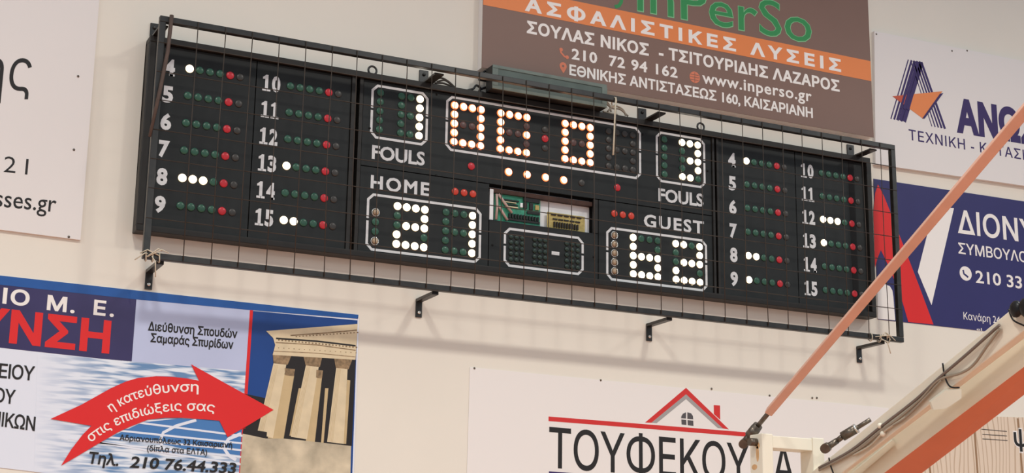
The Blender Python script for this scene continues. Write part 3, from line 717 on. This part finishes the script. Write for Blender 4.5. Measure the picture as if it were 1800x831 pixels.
text(s5, 'ΣΥΜΒΟΥΛΟΣ', (1685,445), (1820,463), 18, y1, WINK, .012)
text(s5, '210 33', (1715.5,496), (1797,507), 21, y1, WINK, .016, 1.0)
ph = disc(s5, 'phone_icon', (1697.5,480.5), 10.5, y1, WINK, ry=12.5); strip(ph, 'handset', [(1693,474), (1694.5,481), (1702,487)], 3.4, y2, NAVY)
text(s5, 'Κανάρη 24', (1694,561), (1758,568.5), 12.5, y1, WINK, .0)
text(s5, 'el', (1717,580.5), (1726,581.5), 5, y1, WINK, .0)
# 6 white banner, bottom centre
y = -.003
s6 = sheet('banner', 'white banner with a red roof drawing and tall black letters, bottom centre below the scoreboard', [(826,645), (1562,717), (1562,905), (820,860)], y, WSHEET); y1 = y-.0008; y2 = y-.0016
def k6(x, yy): return (820+x/3, 620+yy/3)
strip(s6, 'red_line', [k6(433,347), k6(1480,430)], 8, y1, CRIM)
poly(s6, 'roof', [k6(942,367), k6(1158,184), k6(1384,403), k6(1352,398), k6(1158,218), k6(975,368)], y1, CRIM)
poly(s6, 'roof_shade', [k6(975,368), k6(1158,218), k6(1352,398), k6(1326,396), k6(1158,243), k6(1003,370)], y1, GREYP)
poly(s6, 'chimney', [k6(1304,275), k6(1337,277), k6(1338,352), k6(1305,322)], y1, CRIM)
for pts in ([(1132,344),(1134,332),(1142,320),(1158,313),(1158,346)], [(1165,313),(1184,318),(1194,332),(1196,350),(1165,347)], [(1133,351),(1159,353),(1160,380),(1135,377)], [(1166,354),(1196,357),(1197,385),(1167,381)]):
    poly(s6, 'window_pane', [k6(*p) for p in pts], y1, mat('dark_grey_print', (84, 80, 82), .5))
text(s6, 'ΤΟΥΦΕΚΟΥΛΑ', (965,821), (1398,854), 68, y1, INK, .006, .96)
strip(s6, 'purple_line', [(965,832), (1320,858)], 8, y1, PURPLE)
snails(s6, [(834,647), (1056,668), (1251,683), (1353,695), (1436,699), (1428,699)], y)
# 7 pale wood-print banner, bottom right
y = -.004
s7 = sheet('banner', 'pale plank-patterned banner with a black psi letter at the bottom right corner', [(1585,727), (2100,742), (2100,905), (1580,898)], y, WOOD); y1 = y-.0008; y2 = y-.0016
SEAM = mat('plank_seam_print', (150, 118, 88), .5)
for a, b in (((1713,757),(1720,850)), ((1789,735),(1799,850)), ((1634,818),(1640,870))): strip(s7, 'plank_seam', [a, ext(a, b, .5), b], 4, y1, SEAM)
for a, b in (((1725,754),(1770,758)), ((1727,763),(1770,766)), ((1727,771),(1771,774))): strip(s7, 'thin_line', [a, b], 1.2, y1, INK)
text(s7, 'ψ', (1782,783.5), (1808,785), 31, y1, WINK, .06, name='psi_outline'); text(s7, 'ψ', (1783,783), (1807,784.5), 30, y2, INK, .02)

# ------------------------------------------------------------------ basketball hoop support in the foreground, lower right
hoop = thing('hoop_support_frame', 'ivory and orange steel basketball hoop support frame jutting in at the lower right', 'hoop frame', dp((1560,900), 6.6))
def edge(px, d): return dp(px, d)
def beam(name, rows, mats, cell_m=None, label=None): # rows: three edge lines (top, ridge, under) each two (pixel, depth) ends
    (a0, a1), (e0, e1), (f0, f1) = [[dp(p, d) for p, d in r] for r in rows]
    g0, g1 = a0+(f0-e0), a1+(f1-e1)
    mb = MB(); mb.hexa([e0, e1, a1, a0, f0, f1, g1, g0], 0, [0, 0, 0, 0, 0, 1 if len(mats) > 1 else 0])
    return mb.build(name, mats, hoop, label, bevel=.004)
# tie bar with its threaded end and clevis
d0, d1 = 6.75, 4.9

tb = MB(); A = dp((1352,724), d0); B = dp((1905,74), d1-.4)
view = fw
tb.bar(A, B, .034, (-r2*.76+u2*.65)*.97-fw*.24, .030); tie = tb.build('tie_bar', SALMON, hoop, 'salmon tie bar', bevel=.003)
a = dp((1352,724), d0); b = dp((1329,752), d0+.08); c = dp((1318,766), d0+.1); e_ = dp((1306,779), d0+.13)
MB().tube([a, b], .0105, 10).build('threaded_rod', STEEL, tie)
MB().tube([b+(b-c)*.35, b, b, c], [.021, .022, .023, .024], 14).tube([c, e_], [.017, .015], 12).tube([e_-fw*.03-r2*.004, e_+fw*.03+r2*.012], .020, 14).build('clevis', STEEL, tie)
# posts and crossbar
yp = -1.5
def xz(p): return at(p, yp)
pa, pb = xz((1339.5,760)), xz((1358.5,763)); ztop = (pa.z+pb.z)/2
MB().box(pa.x, pb.x, yp, yp+.095, ztop-.75, ztop).build('post', IVORY, hoop, bevel=.004)
pc, pd = xz((1428.5,769)), xz((1448.5,771)); zt2 = (pc.z+pd.z)/2
MB().box(pc.x, pd.x, yp, yp+.095, zt2-.75, zt2+.002).build('post', IVORY, hoop, bevel=.004)
st = MB()
for (u, v, a_, b_) in ((.035, .05, .016, .014), (.037, .085, .011, .035), (.062, .14, .020, .012)):
    st.prism([(pa.x-.0006, yp+u+a_*math.cos(k*math.pi/6), ztop-v+b_*math.sin(k*math.pi/6)) for k in range(12)], (.0005, 0, 0))
st.build('rust_stain', mat('rust_stain', (206, 166, 120), .7, noise=.15, scale=30), hoop)
cr0 = xz((1359,765)); cr1 = xz((1359,787))
MB().box(pb.x, pc.x, yp+.004, yp+.095, cr1.z, cr0.z).build('crossbar', IVORY, hoop, bevel=.003)
pbolt = xz((1322,774))
MB().tube([(pa.x-.035, yp+.045, pbolt.z), (pa.x+.01, yp+.045, pbolt.z)], .017, 12).build('pivot_bolt', STEEL, hoop)
# upper arm: channel with cables
dA, dB = 6.75, 5.7
def da(x): t = (x-1430)/(1800-1430); return 1/((1-t)/dA+t/dB)
beam('upper_arm', [[((1400,851), da(1400)), ((1860,476), da(1860))], [((1455,851), da(1455)), ((1860,534), da(1860))], [((1462,851), da(1462)+.06), ((1870,543), da(1870)+.06)]], [IVORY])
dd = lambda x: da(x)-.02
def cable(pts, r, mm=CORD, nm='cable'):
    P = [dp(p, dd(p[0])) for p in pts]; Q = []
    for i in range(len(P)-1):
        for k in range(5):
            t = k/5; p0, p1, p2, p3 = P[max(i-1,0)], P[i], P[i+1], P[min(i+2,len(P)-1)]
            Q.append(.5*((2*p1)+(p2-p0)*t+(2*p0-5*p1+4*p2-p3)*t*t+(3*p1-p0-3*p2+p3)*t**3))
    return MB().tube(Q+[P[-1]], r, 7).build(nm, mm, hoop)
cable([(1440,822), (1495,792), (1548,750), (1560,741), (1610,702), (1652,663), (1700,622), (1757,571)], .0062, mat('dark_grey_cable', (116, 104, 96), .5))
cable([(1440,826), (1500,794), (1548,757), (1580,735), (1620,700), (1650,668), (1690,655), (1712,640), (1735,608), (1757,578)], .0056)
cable([(1470,812), (1515,786), (1550,758), (1590,735), (1630,695), (1655,668)], .005)
cable([(1500,800), (1530,783), (1556,757), (1592,733)], .005, mat('beige_cable', (186, 174, 154), .5))
cable([(1657,638), (1661,662), (1670,679), (1686,681)], .0034, BLK, 'cable_tie'); cable([(1457,804), (1460,818), (1468,840)], .0034, BLK, 'cable_tie')
cable([(1773,543), (1781,562), (1800,572)], .0034, BLK, 'cable_tie')
for p, rx, rz in (((1786,543), .017, .032), ((1803,540), .019, .036)):
    MB().ball(dp(p, dd(p[0])-.02), rx, .03, rz).build('foam_pad', BLK, hoop)
for p in ((1547,748), (1552,762)): MB().ball(dp(p, dd(p[0])), .013, .012, .012, k=10).build('clip', IVORY, hoop)
# second turnbuckle on the upper arm
j0, j1, j2, j3, j4 = dp((1452,787), 6.7), dp((1472,774), 6.7), dp((1481,767), 6.68), dp((1503,754), 6.66), dp((1530,737), 6.64)
tbk = MB().tube([j2, j3], .0205, 14).tube([j1, j2], .012, 12).tube([j0, j1], [.015, .013], 12).build('turnbuckle', STEEL, hoop)
MB().tube([j0-fw*.025-r2*.01, j0+fw*.025+r2*.01], .021, 14).build('eye', STEEL, tbk)
MB().tube([j3, j3+(j4-j3)*.12], .0215, 14).build('lock_nut', CHROME, tbk)
MB().tube([j3, j4], .0095, 10).build('threaded_rod', STEEL, tbk)
# main arm: ivory side, orange underside
def dm(x): t = (x-1500)/300; return 1/((1-t)/6.72+t/5.85)
beam('main_arm', [[((1438,851), dm(1438)), ((1880,512), dm(1880))], [((1528,851), dm(1528)), ((1880,584), dm(1880))], [((1596,851), dm(1596)+.16), ((1890,626), dm(1890)+.16)]], [IVORY, ORANGE])
MB().prism([dp(p, dm(p[0])-.03) for p in ((1498,831), (1569,773), (1575,780), (1515,831))], fw*.02).build('flange', IVORY, hoop)
MB().prism([dp(p, dm(p[0])-.2) for p in ((1636,706), (1662,686), (1690,684), (1690,700), (1662,718), (1641,720))], fw*.03).build('gusset', IVORY, hoop)
